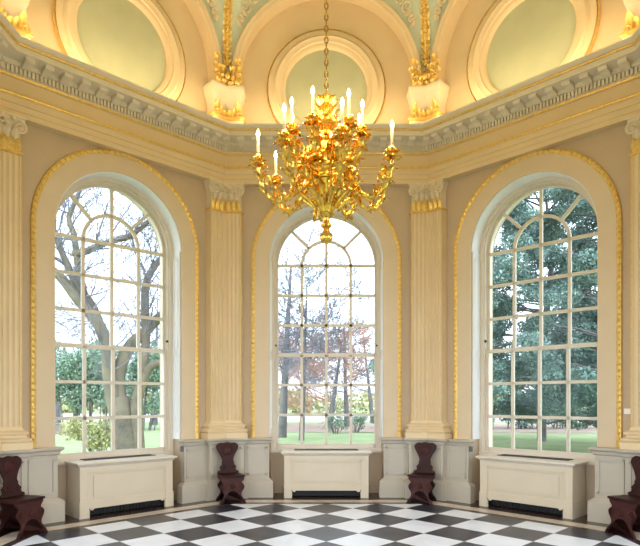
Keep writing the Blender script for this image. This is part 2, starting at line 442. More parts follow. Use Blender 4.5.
# ------------------------------------------------------------------ pilasters
PIL_LABEL = {7: 'fluted cream pilaster with gilded capital left of the central window', 0: 'fluted cream pilaster with gilded capital right of the central window',
             6: 'fluted cream pilaster cut by the left edge of the picture', 1: 'fluted cream pilaster cut by the right edge of the picture'}
def pilaster(k):
    root = thing('pilaster', PIL_LABEL[k], 'pilaster', (0, 0, PED), -(k+.5)*PI/4, 'fluted corner pilasters')
    F = AW-.002; h = .27; z0, z1 = .28, 3.72
    sh = MB()
    prof = [(0, 0)]
    nf, fw = 4, .046; gap = (h-nf*fw)/(nf+.5)
    x = gap*.5
    for i in range(nf):
        for j in range(7):
            a = PI*j/6; prof.append((x+fw/2-fw/2*math.cos(a), .020*math.sin(a)))
        x += fw+gap
    prof.append((h, 0))
    def P(s, d, sg): return (sg*s*CT, (PF+d)/CT-s*ST)
    right = [P(s, d, 1) for s, d in prof]; left = [P(s, d, -1) for s, d in prof[1:]]
    ring = [P(h, F-PF, 1)]; ring = [(right[-1][0]+(F-PF)*ST, right[-1][1]+(F-PF)*CT)]
    poly = ring+right[::-1]+left+[(-ring[0][0], ring[0][1]), (0, F/CT)]
    sh.loft([[(x, y, z) for x, y in poly] for z in (z0, z1)])
    o = sh.build('shaft', M['cream'], root, 40); flip_fix(o)
    fil = MB()
    for sg in (1, -1):                          # gilded outer arris
        e = P(h-.004, -.002, sg); fil.tube([(e[0], e[1], z0), (e[0], e[1], z1)], .006, 6)
    tag(fil.build('gilded_arris', M['gold'], root), 'thin gold edge of the shaft')
    b = MB()
    bent(b, h, PF, F, [(.075, 0), (.075, .085), (.055, .09), (.07, .105), (.072, .125), (.06, .142), (.035, .15), (.03, .17), (.035, .185), (.05, .19), (.052, .21), (.04, .225), (.012, .24), (.0, .285)])
    o = b.build('base', M['cream'], root, 40); flip_fix(o)
    c = MB()
    bent(c, h-.01, PF+.01, F, [(0, 3.70), (.0, 3.95), (.01, 4.05), (.025, 4.10)])
    o = c.build('capital_bell', M['pale'], root); flip_fix(o)
    ab = MB(); bent(ab, h+.0, PF, F, [(.0, 4.085), (.02, 4.10), (.025, 4.13), (.02, 4.135), (.035, 4.15), (.035, 4.174)])
    o = ab.build('abacus', M['pale'], root); flip_fix(o)
    col = MB(); bent(col, h, PF, F, [(.0, 3.69), (.012, 3.70), (.012, 3.715), (.0, 3.73)])
    dirs = []
    for sg in (1, -1):
        n = Vector((sg*ST, CT, 0))*-1; t = Vector((sg*CT, -ST, 0))
        for s in (.045, .13, .215):
            q = P(s, -.004, sg); col.leaf((q[0], q[1], 3.72), (0, 0, 1), n, .19, .095, .9)
    tag(col.build('gilded_collar', M['gold'], root), 'gold leaf collar of the capital')
    vo = MB()
    for sg in (1, -1):
        n = Vector((sg*ST, CT, 0))*-1; t = Vector((sg*CT, -ST, 0))
        for s in (.09, .18):
            q = P(s, -.01, sg); vo.leaf((q[0], q[1], 3.86), (0, 0, 1), n, .19, .085, 1.1)
        q = Vector(P(h-.045, -.04, sg)+(4.02,)); vo.spiral(q, t, (0, 0, 1), .078, .012, 1.9, .017, PI/2 if True else 0, 6, -1 if sg > 0 else -1)
        q = Vector(P(h-.045, -.04, sg)+(4.02,)); vo.ball(q, .022, 6, 4)
        q = P(h*.52, -.05, sg); vo.ball((q[0], q[1], 4.11), .03, 8, 5)
    q = Vector((0, (PF-.055)/CT, 4.015))
    for sg in (1, -1): vo.spiral(q+Vector((sg*.045, 0, 0)), (sg, 0, 0), (0, 0, 1), .065, .012, 1.7, .016, PI*.6, 6, -1)
    vo.ball(q+Vector((0, -.01, .09)), .035, 8, 5)
    vo.leaf((0, (PF-.01)/CT, 3.84), (0, 0, 1), (0, -1, 0), .2, .1, 1.1)
    vo.build('volute', M['pale'], root)
    return root
for k in (7, 0, 6, 1): pilaster(k)

# ------------------------------------------------------------------ entablature (runs round the whole room)
def ring(mb, prof):
    rr = [[(p/CT*math.sin((i+.5)*PI/4), p/CT*math.cos((i+.5)*PI/4), z) for p, z in prof] for i in range(8)]
    mb.loft(rr, closed=True, caps=False, loop=True)
ent = tag(link('trim_1', None), kind='structure')
a = MB(); ring(a, [(AW, 5.154), (4.04, 5.154), (4.04, 5.22), (4.03, 5.225), (4.03, 5.30), (4.015, 5.305), (4.015, 5.375), (4.0, 5.39), (4.0, 5.43), (4.03, 5.44), (4.03, 5.61), (4.02, 5.615), (4.0, 5.64), (AW, 5.645)])
flip_fix(a.build('architrave_and_frieze', M['cream'], ent))
g = MB()
for p, z, r in ((4.0, 5.408, .02), (4.005, 5.635, .02), (3.700, 5.882, .018)):
    ring(g, [(p+r*math.cos(2*PI*j/8), z+r*math.sin(2*PI*j/8)) for j in range(8)])
tag(g.build('gilded_fillet', M['gold'], ent), 'thin gold lines along the entablature')
a = MB(); ring(a, [(AW, 5.645), (3.985, 5.645), (3.985, 5.735), (3.95, 5.745), (3.94, 5.77), (3.94, 5.80), (AW, 5.80)])
a.M = Matrix()
for k in (0, 1, 7, 2, 6):
    a.M = WK(k); lim = 3.97*TT
    n = int(2*lim/.048); st = 2*lim/n
    for i in range(n):
        u = -lim+st*(i+.5)
        if k == 2 and u > 0 or k == 6 and u < 0: continue
        a.box(u-.014, u+.014, 3.945, 3.99, 5.655, 5.73)
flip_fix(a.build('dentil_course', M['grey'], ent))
a = MB()
for k in (0, 1, 7, 2, 6):
    a.M = WK(k); lim = 3.86*TT; n = 14; st = 2*lim/n
    for i in range(n+1):
        u = -lim+st*i
        if k == 2 and u > 0 or k == 6 and u < 0: continue
        if i in (0, n) and k not in (0,): continue
        prof = [(3.945, 5.725), (3.91, 5.725), (3.88, 5.74), (3.83, 5.755), (3.785, 5.75), (3.765, 5.76), (3.765, 5.80), (3.945, 5.80)]
        w = .052
        a.add([(u-w, r, z) for r, z in prof]+[(u+w, r, z) for r, z in prof],
              [tuple(range(8)), tuple(range(15, 7, -1))]+[(j, j+8, (j+1) % 8+8, (j+1) % 8) for j in range(8)])
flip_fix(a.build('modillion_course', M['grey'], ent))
a = MB(); ring(a, [(AW, 5.80), (3.715, 5.80), (3.715, 5.865), (3.70, 5.87), (3.70, 5.895), (3.685, 5.905), (3.655, 5.935), (3.65, 5.955), (AW, 5.965)])
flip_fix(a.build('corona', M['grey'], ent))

# ------------------------------------------------------------------ attic: lunettes, oculi, corbels, pendentives, dome
lun = tag(link('trim_2', None), kind='structure')
RO = 1.535
fa, so = MB(), MB()
for k in range(8):
    fa.M = so.M = WK(k)
    N_ = 48
    def pt(r, i, y): 
        a_ = PI*i/N_; return (-r*math.cos(a_), y, ZC+r*math.sin(a_))
    so.loft([[pt(r, i, y) for r, y in ((RL, AW-.012), (RL, 3.93), (RL+.03, 3.91), (RL+.03, 3.90), (RO-.03, 3.895), (RO-.02, 3.885), (RO, 3.885), (RO, 3.97))] for i in range(N_+1)], closed=False)
    for sx in (-1, 1):                          # straight jambs down behind the cornice
        so.add([(sx*RL, AW-.012, 5.965), (sx*RL, 3.93, 5.965), (sx*RL, 3.93, ZC), (sx*RL, AW-.012, ZC)], [(0, 1, 2, 3)])
    # attic wall field
    v = [(0, AW-.012, ZC)]+[pt(RL+.01, i, AW-.012) for i in range(N_+1)]
    fa.add(v, [(0, i+1, i+2) for i in range(N_)])
    fa.add([(-RL-.01, AW-.012, 5.9), (RL+.01, AW-.012, 5.9), (RL+.01, AW-.012, ZC), (-RL-.01, AW-.012, ZC)], [(0, 1, 2, 3)])
tag(fa.build('lunette_field', M['attic'], lun, 0))
tag(so.build('lunette_arch', M['attic'], lun, 40))

OCU = {7: 'round sage-green blind oculus in a moulded ring above the left window', 0: 'round sage-green blind oculus in a moulded ring behind the chandelier',
       1: 'round sage-green blind oculus in a moulded ring above the right window'}
for k in (7, 0, 1):
    root = thing('oculus', OCU[k], 'oculus', (AW*math.sin(k*PI/4), AW*math.cos(k*PI/4), 6.75), -k*PI/4, 'blind oculi above the cornice')
    f = MB(); nn = 64
    prof = [(.675, -.014), (.685, -.06), (.705, -.08), (.75, -.085), (.76, -.115), (.80, -.12), (.835, -.14), (.87, -.12), (.88, -.10), (.94, -.10), (.965, -.085), (.97, -.012)]
    f.loft([[(r*math.cos(2*PI*i/nn), y, r*math.sin(2*PI*i/nn)) for r, y in prof] for i in range(nn)], closed=False, loop=True)
    f.build('moulded_ring', M['attic'], root, 40)
    g = MB(); g.loft([[((.982+.014*math.cos(a))*math.cos(2*PI*i/nn), -.05+.04*math.sin(a), (.982+.012*math.cos(a))*math.sin(2*PI*i/nn)) for a in (0, PI/2, PI, 1.5*PI)] for i in range(nn)], loop=True)
    tag(g.build('gilded_fillet', M['gold'], root), 'thin gold outline of the ring')
    d = MB(); d.add([(0, -.022, 0)]+[(.69*math.cos(2*PI*i/nn), -.018, .69*math.sin(2*PI*i/nn)) for i in range(nn)], [(0, i+1, (i+1) % nn+1) for i in range(nn)])
    tag(d.build('disc', M['sage'], root, 0), 'flat sage green centre of the oculus')

pend = MB()
zs_ = [6.70, ZC]+[ZC+RO*math.sin(a) for a in np.linspace(.03, PI/2, 30)]
NA = 12
def pend_ring(k, z):
    u = RO if z <= ZC else math.sqrt(max(0, RO*RO-(z-ZC)**2))
    rad = math.hypot(3.95, u); a0 = math.atan2(u, 3.95); a1 = PI/4-a0
    return [(rad*math.sin(k*PI/4+a0+(a1-a0)*j/NA), rad*math.cos(k*PI/4+a0+(a1-a0)*j/NA), z) for j in range(NA+1)]
for k in range(8): pend.loft([pend_ring(k, z) for z in zs_], closed=False)
dome = [(3.95*math.cos(t), ZC+RO+2.6*math.sin(t)) for t in np.linspace(0, PI/2-.02, 14)]
pend.loft([[(r*math.cos(2*PI*j/64), r*math.sin(2*PI*j/64), z) for j in range(64)] for r, z in dome], caps=True)
o = pend.build('ceiling', M['aqua'], None, 40); tag(o, 'domed ceiling with pale green pendentives', 'ceiling', kind='structure')

COR = {7: 'cream corbel with gold leaves left of the central oculus', 0: 'cream corbel with gold leaves right of the central oculus',
       6: 'cream corbel with gold leaves at the top left edge', 1: 'cream corbel with gold leaves at the top right edge'}
GAR = {7: 'gold husk garland hanging left of the central lunette', 0: 'gold husk garland hanging right of the central lunette'}
rng = random.Random(4)
for k in (7, 0, 6, 1):
    root = thing('corbel', COR[k], 'corbel', (0, 0, 5.965), -(k+.5)*PI/4, 'corbels under the pendentives')
    c = MB(); F = AW-.02
    bent(c, .21, 3.92, F, [(.05, 0), (.05, .14), (.03, .15)])
    bent(c, .21, 3.92, F, [(-.0, .14), (.0, .28), (.005, .40), (.025, .52), (.04, .56), (.045, .62), (.055, .64), (.06, .69), (.055, .71), (.0, .715)])
    flip_fix(c.build('block', M['pale'], root, 40))
    g = MB(); bent(g, .21, 3.92, F, [(.045, .145), (.07, .165), (.07, .195), (.045, .215)])
    for sg in (1, -1):
        n = Vector((sg*ST, CT, 0))*-1; t = Vector((sg*CT, -ST, 0))
        for s, L_ in ((.19, .26), (.12, .16), (.05, .13)):
            q = (sg*s*CT, 3.90/CT-s*ST); g.leaf((q[0], q[1], .19), (0, 0, 1), n, L_, .11, .7)
        q = Vector((sg*.2*CT, 3.86/CT-.2*ST, .22)); g.spiral(q, t, (0, 0, 1), .06, .01, 1.5, .016, -PI/2, 6, sg)
    tag(g.build('gilded_foot', M['gold'], root), 'gold moulding and leaves at the foot of the corbel')
    g = MB()
    for sg in (1, -1):                          # gilded leaf clusters where the arches spring
        n = Vector((sg*ST, CT, 0))*-1; t = Vector((sg*CT, -ST, 0))
        for row in range(4):
            for s in np.linspace(.06+.012*row, .225, 5):
                s = float(s)+rng.uniform(-.012, .012); zz = .70+.085*row+rng.uniform(-.015, .015)+(.10 if s > .15 else -.02)*(row/3)
                q = (sg*s*CT, (3.885-.01*(row % 2))/CT-s*ST)
                g.leaf((q[0], q[1], zz), t*rng.uniform(-.5, .5)+Vector((0, 0, 1)), n, .10, .065, 1.1)
        g.spiral(Vector((sg*.18*CT, 3.85/CT-.18*ST, .80)), t, (0, 0, 1), .055, .01, 1.4, .014, -PI/2, 6, sg)
    for zz in (.71, .80, .88):
        for aa in (-.5, 0, .5): g.leaf((aa*.05, 3.90/CT, zz), (aa, 0, 1), (0, -1, 0), .11, .07, 1.1)
    g.ball((0, 3.84/CT, .84), .05, 8, 5)
    tag(g.build('gilded_leaves', M['gold'], root), 'gold acanthus leaves on top of the corbel')
    if k in GAR:
        root = thing('garland', GAR[k], 'garland', (0, 0, 6.95), -(k+.5)*PI/4, 'gold husk garlands on the pendentives')
        z = 7.0; h_ = MB(); i = 0
        while z < 8.36:
            u = math.sqrt(max(0, RO*RO-(z-ZC)**2)); R = math.hypot(3.95, u)+.0
            w = .055
            for aa in (-1, 0, 1):
                h_.leaf((aa*.012, R-.012, z-6.95), (aa*.45, 0, 1), (aa*.3, -1, 0), .125, w*1.25, .8)
            h_.ball((0, R-.04, z-6.95+.02), .034, 7, 4)
            if i % 2: 
                for aa in (-1, 1): h_.ball((aa*.05, R-.02, z-6.95+.03), .022, 6, 4)
            z += .115; i += 1
        h_.build('husk_string', M['gold'], root)
        for sg in (1, -1):                      # cream rococo scrolls at either side
            sc = MB()
            for zz, xx, r0 in ((7.95, .27, .10), (8.12, .36, .12), (7.78, .20, .06)):
                u = math.sqrt(max(0, RO*RO-(zz-ZC)**2)); R = math.hypot(3.95, u)
                sc.spiral((sg*xx, R*math.cos(xx/R)-.01, zz-6.95), (sg, 0, 0), (0, 0, 1), r0, .015, 1.4, .022, -PI*.4, 6, 1)
                sc.leaf((sg*(xx-.03), R-.02, zz-6.95-.05), (sg*.4, 0, -1), (0, -1, 0), .16, .08, .6)
            tag(sc.build('plaster_scroll', M['pale'], root), 'cream plaster scrollwork beside the husks')

# ------------------------------------------------------------------ radiator covers
RAD = {7: 'cream panelled radiator cover under the left window', 0: 'cream panelled radiator cover under the central window', 1: 'cream panelled radiator cover under the right window'}
def radiator(k):
    root = thing('radiator_cover', RAD[k], 'radiator cover', (3.98*math.sin(k*PI/4), 3.98*math.cos(k*PI/4), 0), -k*PI/4, 'radiator covers under the windows')
    h, D, H = .69, .46, .72
    f = MB(); y = 0
    # front: stiles, rails, bottom rail with shaped opening
    f.slab([(-h, 0), (-h, H), (-h+.1, H), (-h+.1, .13), (-h+.13, .10), (-h+.13, 0)], 0, .02)
    f.slab([(h, 0), (h-.13, 0), (h-.13, .10), (h-.1, .13), (h-.1, H), (h, H)], 0, .02)
    f.slab([(-h+.1, H), (h-.1, H), (h-.1, H-.09), (-h+.1, H-.09)], 0, .02)
    f.slab([(-h+.1, .13), (-h+.1, .20), (h-.1, .20), (h-.1, .13), (h-.13, .13), (h-.14, .105), (h-.17, .095), (h-.20, .12), (-h+.20, .12), (-h+.17, .095), (-h+.14, .105), (-h+.13, .13)], 0, .02)
    f.box(-h, -h+.02, .02, D, 0, H); f.box(h-.02, h, .02, D, 0, H)
    f.box(-h+.02, h-.02, .022, .03, .14, H)
    # feet blocks and a raised skirting
    for sx in (-1, 1):
        x0, x1 = sorted((sx*(h+.012), sx*(h-.12)))
        f.box(x0, x1, -.012, 0, 0, .22)
        x0, x1 = sorted((sx*h, sx*(h+.012))); f.box(x0, x1, -.012, D, 0, .22)
    f.build('casing', M['rad'], root, 0)
    p = MB()
    for w, d, i in ((.022, .018, .0), (.014, .004, .022)):
        a0, a1, b0, b1 = -h+.1+i, h-.1-i, .20+i, H-.09-i
        for (q, r, s, t) in ((a0, a1, b0, b0+w), (a0, a1, b1-w, b1), (a0, a0+w, b0, b1), (a1-w, a1, b0, b1)): p.box(q, r, .02-d-.004, .024, s, t)
    p.box(-h+.19, h-.19, .008, .022, .27, H-.16)
    p.build('front_panel', M['rad'], root, 0)
    t = MB(); ov = .05
    t.loft([[(-h-d, -d, z), (h+d, -d, z), (h+d, D, z), (-h-d, D, z)] for d, z in ((0, H-.03), (.012, H-.025), (.018, H-.01), (.04, H+.005), (.05, H+.012), (.05, H+.03), (.045, H+.035))])
    tag(t.build('top', M['white'], root, 40), 'paler painted top of the radiator cover')
    g = MB(); g.box(-.53, .53, .25, .42, H+.034, H+.038)
    for i in range(60):
        x = -.52+1.04*i/59; g.box(x-.004, x+.004, .25, .42, H+.038, H+.044)
    g.box(-.54, .54, .24, .25, H+.034, H+.046); g.box(-.54, .54, .42, .43, H+.034, H+.046)
    tag(g.build('grille', M['iron'], root, 0), 'dark metal grille slot in the top')
    b = MB(); b.box(-h+.03, h-.03, .1, .44, .02, .6)
    for i in range(26):
        x = -h+.08+(2*h-.16)*i/25; b.box(x-.012, x+.012, .08, .1, .02, .6)
    tag(b.build('radiator', M['black'], root, 0), 'black radiator seen through the low opening')
    return root
for k in (7, 0, 1): radiator(k)

# ------------------------------------------------------------------ hall chairs
def mirror(pts): return pts+[(-x, z) for x, z in reversed(pts)]
def smooth_pts(p, n=6):
    out = []
    for i in range(len(p)-1):
        p0, p1, p2, p3 = p[max(i-1, 0)], p[i], p[i+1], p[min(i+2, len(p)-1)]
        for j in range(n):
            t = j/n
            out.append(tuple(.5*((2*b)+(-a+c)*t+(2*a-5*b+4*c-d)*t*t+(-a+3*b-3*c+d)*t**3) for a, b, c, d in zip(p0, p1, p2, p3)))
    return out+[p[-1]]
def board(mb, poly, y0, y1, bev=.006):           # bevelled board
    n = len(poly); cx = 0
    A = np.array(poly); nx = []
    for i in range(n):
        a, b = A[i-1], A[(i+1) % n]; t = b-a; l = np.hypot(*t)+1e-9; nx.append((t[1]/l, -t[0]/l))
    nx = np.array(nx)
    area = sum(A[i-1][0]*A[i][1]-A[i][0]*A[i-1][1] for i in range(n))
    if area < 0: nx = -nx
    I = A-nx*bev
    mb.loft([[(x, y, z) for x, z in Q] for Q, y in ((I, y0), (A, y0+bev), (A, y1-bev), (I, y1))])
def hall_chair():
    root = thing('hall_chair', 'x', 'chair', group='dark carved wooden hall chairs')
    # local: faces -y; origin on the floor under the seat
    s = MB()
    seat = [(-.20, -.19), (.20, -.19), (.205, -.17), (.17, .15), (-.17, .15), (-.205, -.17)]
    s.prism(seat, .405, .43)
    s.prism([(x*.93, y*.93) for x, y in seat], .385, .405)
    o = s.build('seat', M['mahog'], root, 20)
    b = MB()
    out = smooth_pts([(0.0, .0), (.11, .0), (.17, .01), (.165, .035), (.13, .05), (.125, .08), (.135, .10), (.115, .125), (.095, .15), (.10, .175), (.088, .20), (.095, .24), (.12, .30), (.155, .36), (.178, .41), (.172, .45), (.14, .478), (.105, .490), (.07, .485), (.0, .50)], 4)
    poly = [(x, z) for x, z in out]+[(-x, z) for x, z in reversed(out[1:-1])]
    board(b, poly, -.015, .015)
    o = b.build('backrest', M['mahog'], root, 30); o.location = (0, .125, .43); o.rotation_euler = (math.radians(-9), 0, 0)
    c = MB()
    oval = [(.075*math.cos(2*PI*i/24), .37+.075*math.sin(2*PI*i/24)) for i in range(24)]
    c.tube([(x, -.016, z) for x, z in oval], .008, 6, loop=True)
    c.loft([[(.07*f*math.cos(2*PI*i/24), y, .37+.07*f*math.sin(2*PI*i/24)) for i in range(24)] for f, y in ((1, -.013), (.7, -.02), (.1, -.024))])
    c.build('carved_cartouche', M['mahog2'], o, 40)
    for sg in (1, -1):
        c = MB(); c.spiral((sg*.06, -.016, .10), (sg, 0, 0), (0, 0, 1), .035, .008, 1.4, .008, -PI/2, 6, 1); c.build('carved_scroll', M['mahog2'], o, 40)
    for nm, y, lean, sc in (('front_support', -.165, 9, 1.), ('rear_support', .12, -8, .9)):
        f = MB()
        out = smooth_pts([(.175, .395), (.19, .375), (.165, .345), (.15, .32), (.165, .29), (.185, .26), (.18, .225), (.15, .18), (.135, .145), (.14, .11), (.16, .075), (.19, .04), (.205, .0)], 4)
        inn = smooth_pts([(.15, .0), (.125, .05), (.10, .11), (.06, .165), (.0, .185)], 4)
        rgt = out+inn
        poly = rgt+[(-x, z) for x, z in reversed(rgt[:-1])]
        board(f, [(x*sc, z) for x, z in poly], -.018, .018)
        o = f.build(nm, M['mahog2'] if sc == 1 else M['mahog'], root, 30)
        o.location = (0, y-math.tan(math.radians(lean))*.0-(.05 if sc == 1 else -.05), 0); o.rotation_euler = (math.radians(-lean), 0, 0)
        if sc == 1:
            for sg in (1, -1):
                d = MB(); d.spiral((sg*.135, -.02, .265), (sg, 0, 0), (0, 0, 1), .045, .01, 1.5, .009, -PI/2, 6, 1); d.build('carved_scroll', M['mahog2'], o, 40)
            d = MB(); d.ball((0, -.018, .26), .035, 12, 6); d.leaf((0, -.02, .31), (0, 0, -1), (0, -1, 0), .10, .09, .5)
            d.build('carved_ornament', M['mahog2'], o, 40)
    st = MB(); st.box(-.012, .012, -.17, .13, .15, .20); st.build('stretcher', M['mahog'], root, 0)
    return root
CH = {7: 'dark mahogany hall chair against the pedestal left of the central window', 0: 'dark mahogany hall chair against the pedestal right of the central window',
      6: 'dark mahogany hall chair cut by the left edge of the picture', 1: 'dark mahogany hall chair cut by the right edge of the picture'}
ch0 = hall_chair()
for i, k in enumerate((7, 0, 6, 1)):
    b = (k+.5)*PI/4; R = 3.98; off = {7: .0, 0: -.0, 6: 0, 1: 0}[k]
    loc = (R*math.sin(b), R*math.cos(b), 0)
    if i == 0:
        ch0.location = loc; ch0.rotation_euler = (0, 0, -b); ch0['label'] = CH[k]
    else: copy_thing(ch0, loc, -b, CH[k])

# ------------------------------------------------------------------ chandelier
CZ = 3.06
MB.LS = .82
ch = thing('chandelier', 'large gilt rococo chandelier with lit candle bulbs hanging in the middle of the room', 'chandelier', (0, 0, CZ))
f = MB(); f.lathe([(.002, 0), (.03, 0), (.05, .012), (.062, .045), (.052, .08), (.034, .105), (.026, .125), (.036, .14), (.05, .15), (.05, .17), (.034, .18), (.028, .20), (.034, .225), (.058, .24), (.075, .265), (.05, .28), (.002, .28)], 24)
for i in range(10):
    a = 2*PI*i/10; f.leaf((.03*math.cos(a), .03*math.sin(a), .01), (math.cos(a)*.4, math.sin(a)*.4, 1), (math.cos(a), math.sin(a), 0), .11, .045, .3)
f.build('finial', M['ormolu'], ch, 40)
b = MB(); b.lathe([(.002, .27), (.05, .275), (.075, .31), (.085, .36), (.11, .43), (.14, .51), (.155, .55), (.17, .555), (.175, .57), (.165, .59), (.165, .64), (.175, .655), (.185, .665), (.185, .69), (.16, .70), (.08, .715), (.002, .716)], 32)
for i in range(12):
    a = 2*PI*i/12; u = Vector((math.cos(a), math.sin(a), 0))
    b.leaf(u*.06+Vector((0, 0, .28)), u*.35+Vector((0, 0, 1)), u, .22, .07, .6)
    a += PI/12; u = Vector((math.cos(a), math.sin(a), 0))
    b.leaf(u*.11+Vector((0, 0, .42)), u*.35+Vector((0, 0, 1)), u, .17, .07, .9)
    b.leaf(u*.17+Vector((0, 0, .66)), u*.9+Vector((0, 0, .5)), Vector((0, 0, -1)), .09, .06, .9)
b.build('bowl', M['ormolu'], ch, 40)
s = MB(); s.lathe([(.09, .70), (.085, .74), (.06, .78), (.055, .84), (.075, .90), (.08, .94), (.06, .99), (.05, 1.03), (.085, 1.07), (.115, 1.10), (.12, 1.13), (.085, 1.15), (.07, 1.17), (.062, 1.20), (.072, 1.23), (.06, 1.27), (.055, 1.31), (.066, 1.33), (.055, 1.355), (.015, 1.385), (.002, 1.386)], 24)
for i in range(8):
    a = 2*PI*i/8; u = Vector((math.cos(a), math.sin(a), 0))
    s.leaf(u*.075+Vector((0, 0, .72)), u*.5+Vector((0, 0, 1)), u, .2, .075, 1.0)
    s.leaf(u*.06+Vector((0, 0, .90)), u*.5+Vector((0, 0, 1)), u, .15, .07, 1.1)
    s.leaf(u*.10+Vector((0, 0, 1.11)), u*.9+Vector((0, 0, .6)), Vector((0, 0, -1)), .07, .055, .8)
    s.leaf(u*.065+Vector((0, 0, 1.16)), u*.35+Vector((0, 0, 1)), u, .15, .07, .8); s.leaf(u*.055+Vector((0, 0, 1.27)), u*.35+Vector((0, 0, 1)), u, .12, .06, .8)
s.build('stem', M['ormolu'], ch, 40)
sb = MB()                                        # scroll brackets round the bowl
for i in range(8):
    a = 2*PI*i/8+.2; u = Vector((math.cos(a), math.sin(a), 0)); w = Vector((0, 0, 1))
    sb.tube([u*.16+w*.60, u*.25+w*.60, u*.28+w*.53, u*.24+w*.44, u*.17+w*.39, u*.11+w*.33], [.018, .02, .024, .024, .02, .014], 8)
    sb.spiral(u*.245+w*.60, u, w, .05, .01, 1.3, .014, -PI/2, 6, 1)
    sb.spiral(u*.115+w*.36, u, w, .045, .01, 1.3, .012, PI/2, 6, 1)
    sb.leaf(u*.25+w*.50, u*.2-w, u, .14, .07, .7)
    sb.leaf(u*.27+w*.55, u*.7+w, -u, .13, .07, -.7)
sb.build('scroll_bracket', M['ormolu'], ch, 40)
gf = MB()                                        # the figures and foliage crowding round the stem
for i in range(6):
    a = 2*PI*i/6+.35; u = Vector((math.cos(a), math.sin(a), 0)); w = Vector((0, 0, 1)); q = Vector((-math.sin(a), math.cos(a), 0))
    gf.tube([u*.13+w*.71, u*.135+w*.76, u*.12+w*.82, u*.11+w*.87, u*.115+w*.90], [.04, .045, .036, .038, .02], 8)
    gf.ball(u*.115+w*.925, .027, 8, 6)
    for sg in (1, -1):
        gf.tube([u*.11+w*.875+q*sg*.035, u*.15+w*.85+q*sg*.075, u*.16+w*.91+q*sg*.09], [.016, .014, .01], 6)
        gf.leaf(u*.14+w*.73+q*sg*.04, q*sg*.7+w, u, .14, .06, .9)
tag(gf.build('stem_figures', M['ormolu'], ch, 40), 'gilt figures and foliage round the stem')
chn = MB(); z = 1.375; i = 0
while z < 7.9:
    r = .026
    pts = [((r*.62*math.cos(2*PI*j/10) if i % 2 else 0), (0 if i % 2 else r*.62*math.cos(2*PI*j/10)), z+r*1.15+r*1.25*math.sin(2*PI*j/10)) for j in range(10)]
    chn.tube(pts, .0065, 5, loop=True); z += .053; i += 1
tag(chn.build('chain', M['chainm'], ch, 60), 'long bronze link chain')

def arm_meshes(path, leafs, pan_z):
    a = MB(); P = smooth_pts(path, 5); n = len(P)
    a.tube([(x, 0, z) for x, z in P], [.024-.009*i/n+.004*math.sin(i*1.7) for i in range(n)], 8)
    for x, z, dx, dz, ox, oz, L_, W in leafs:
        for y in (-.012, .012): a.leaf((x, y, z), (dx, y*18, dz), (ox, y*40, oz), L_, W, .9)
    ex, ez = P[-1]
    a.spiral((path[2][0], 0, path[2][1]+.055), (1, 0, 0), (0, 0, 1), .055, .012, 1.3, .014, -PI/2, 6, 1)
    a.spiral((path[-3][0]-.055, 0, path[-3][1]+.03), (1, 0, 0), (0, 0, 1), .05, .012, 1.3, .013, 0, 6, 1)
    pan = MB(); pan.lathe([(.002, -.02), (.02, -.02), (.035, -.01), (.07, .0), (.078, .012), (.07, .016), (.03, .012), (.022, .02), (.03, .035), (.042, .055), (.045, .08), (.036, .092), (.022, .095), (.002, .095)], 16)
    for i in range(6):
        t = 2*PI*i/6; u = Vector((math.cos(t), math.sin(t), 0))
        pan.leaf(u*.02+Vector((0, 0, .02)), u*.8+Vector((0, 0, 1)), u, .09, .045, .8)
        pan.leaf(u*.06+Vector((0, 0, .005)), u+Vector((0, 0, -.3)), Vector((0, 0, -1)), .045, .045, .6)
    return a, pan, (ex, ez)
lower = arm_meshes([(.13, .58), (.20, .575), (.28, .50), (.36, .405), (.45, .37), (.54, .42), (.60, .52), (.625, .62), (.63, .69)],
                   [(.42, .375, 1, .1, 0, -1, .12, .07), (.55, .43, .6, 1, 1, -.3, .15, .08), (.30, .47, .8, -.6, -.3, -1, .12, .07), (.60, .53, .2, 1, 1, 0, .15, .08), (.46, .38, .6, .8, -.3, 1, .12, .06), (.59, .56, -.1, 1, -1, 0, .12, .06)], .7)
upper = arm_meshes([(.06, .74), (.12, .72), (.19, .71), (.26, .74), (.31, .80), (.335, .87), (.345, .945)],
                   [(.20, .71, 1, .2, 0, -1, .12, .08), (.29, .77, .6, 1, 1, -.3, .15, .09), (.33, .85, .2, 1, 1, 0, .13, .09), (.31, .83, -.2, 1, -1, 0, .13, .08), (.15, .72, .6, .8, 0, 1, .12, .07)], .95)
cand = MB(); cand.lathe([(.002, .085), (.0135, .085), (.0125, .255), (.008, .262), (.002, .262)], 10)
blb = MB(); blb.lathe([(.002, .258), (.010, .262), (.017, .282), (.016, .30), (.009, .322), (.001, .336)], 10)
lamp_pts = []
def place(kind, ang, lit, first={}):
    a, pan, (ex, ez) = kind; key = id(a)
    if key not in first:
        o = a.build('arm', M['ormolu'], ch, 40); p = pan.build('drip_pan', M['ormolu'], o, 40)
        first[key] = (o.data, p.data)
        if 'c' not in first:
            c = cand.build('candle', M['candle'], o, 40); l = blb.build('bulb', M['bulb'], o, 40)
            first['c'] = (c.data, l.data); have = True
        else: c = link('candle', first['c'][0], o); l = link('bulb', first['c'][1], o)
    else:
        o = link('arm', first[key][0], ch); p = link('drip_pan', first[key][1], o)
        c = l = None
        if lit: c = link('candle', first['c'][0], o); l = link('bulb', first['c'][1], o)
    for q in (p, c, l):
        if q: q.location = (ex, 0, ez)
    if l: l['label'] = 'lit flame-shaped bulb'; c['label'] = 'slim ivory candle tube'
    o.rotation_euler = (0, 0, math.radians(ang))
    if lit:
        t = math.radians(ang); lamp_pts.append((ex*math.cos(t), ex*math.sin(t), CZ+ez+.30))
for ang, lit in ((186, 1), (143, 1), (-22, 1), (24, 0), (100, 1), (63, 1), (236, 1), (282, 1)): place(lower, ang, lit)
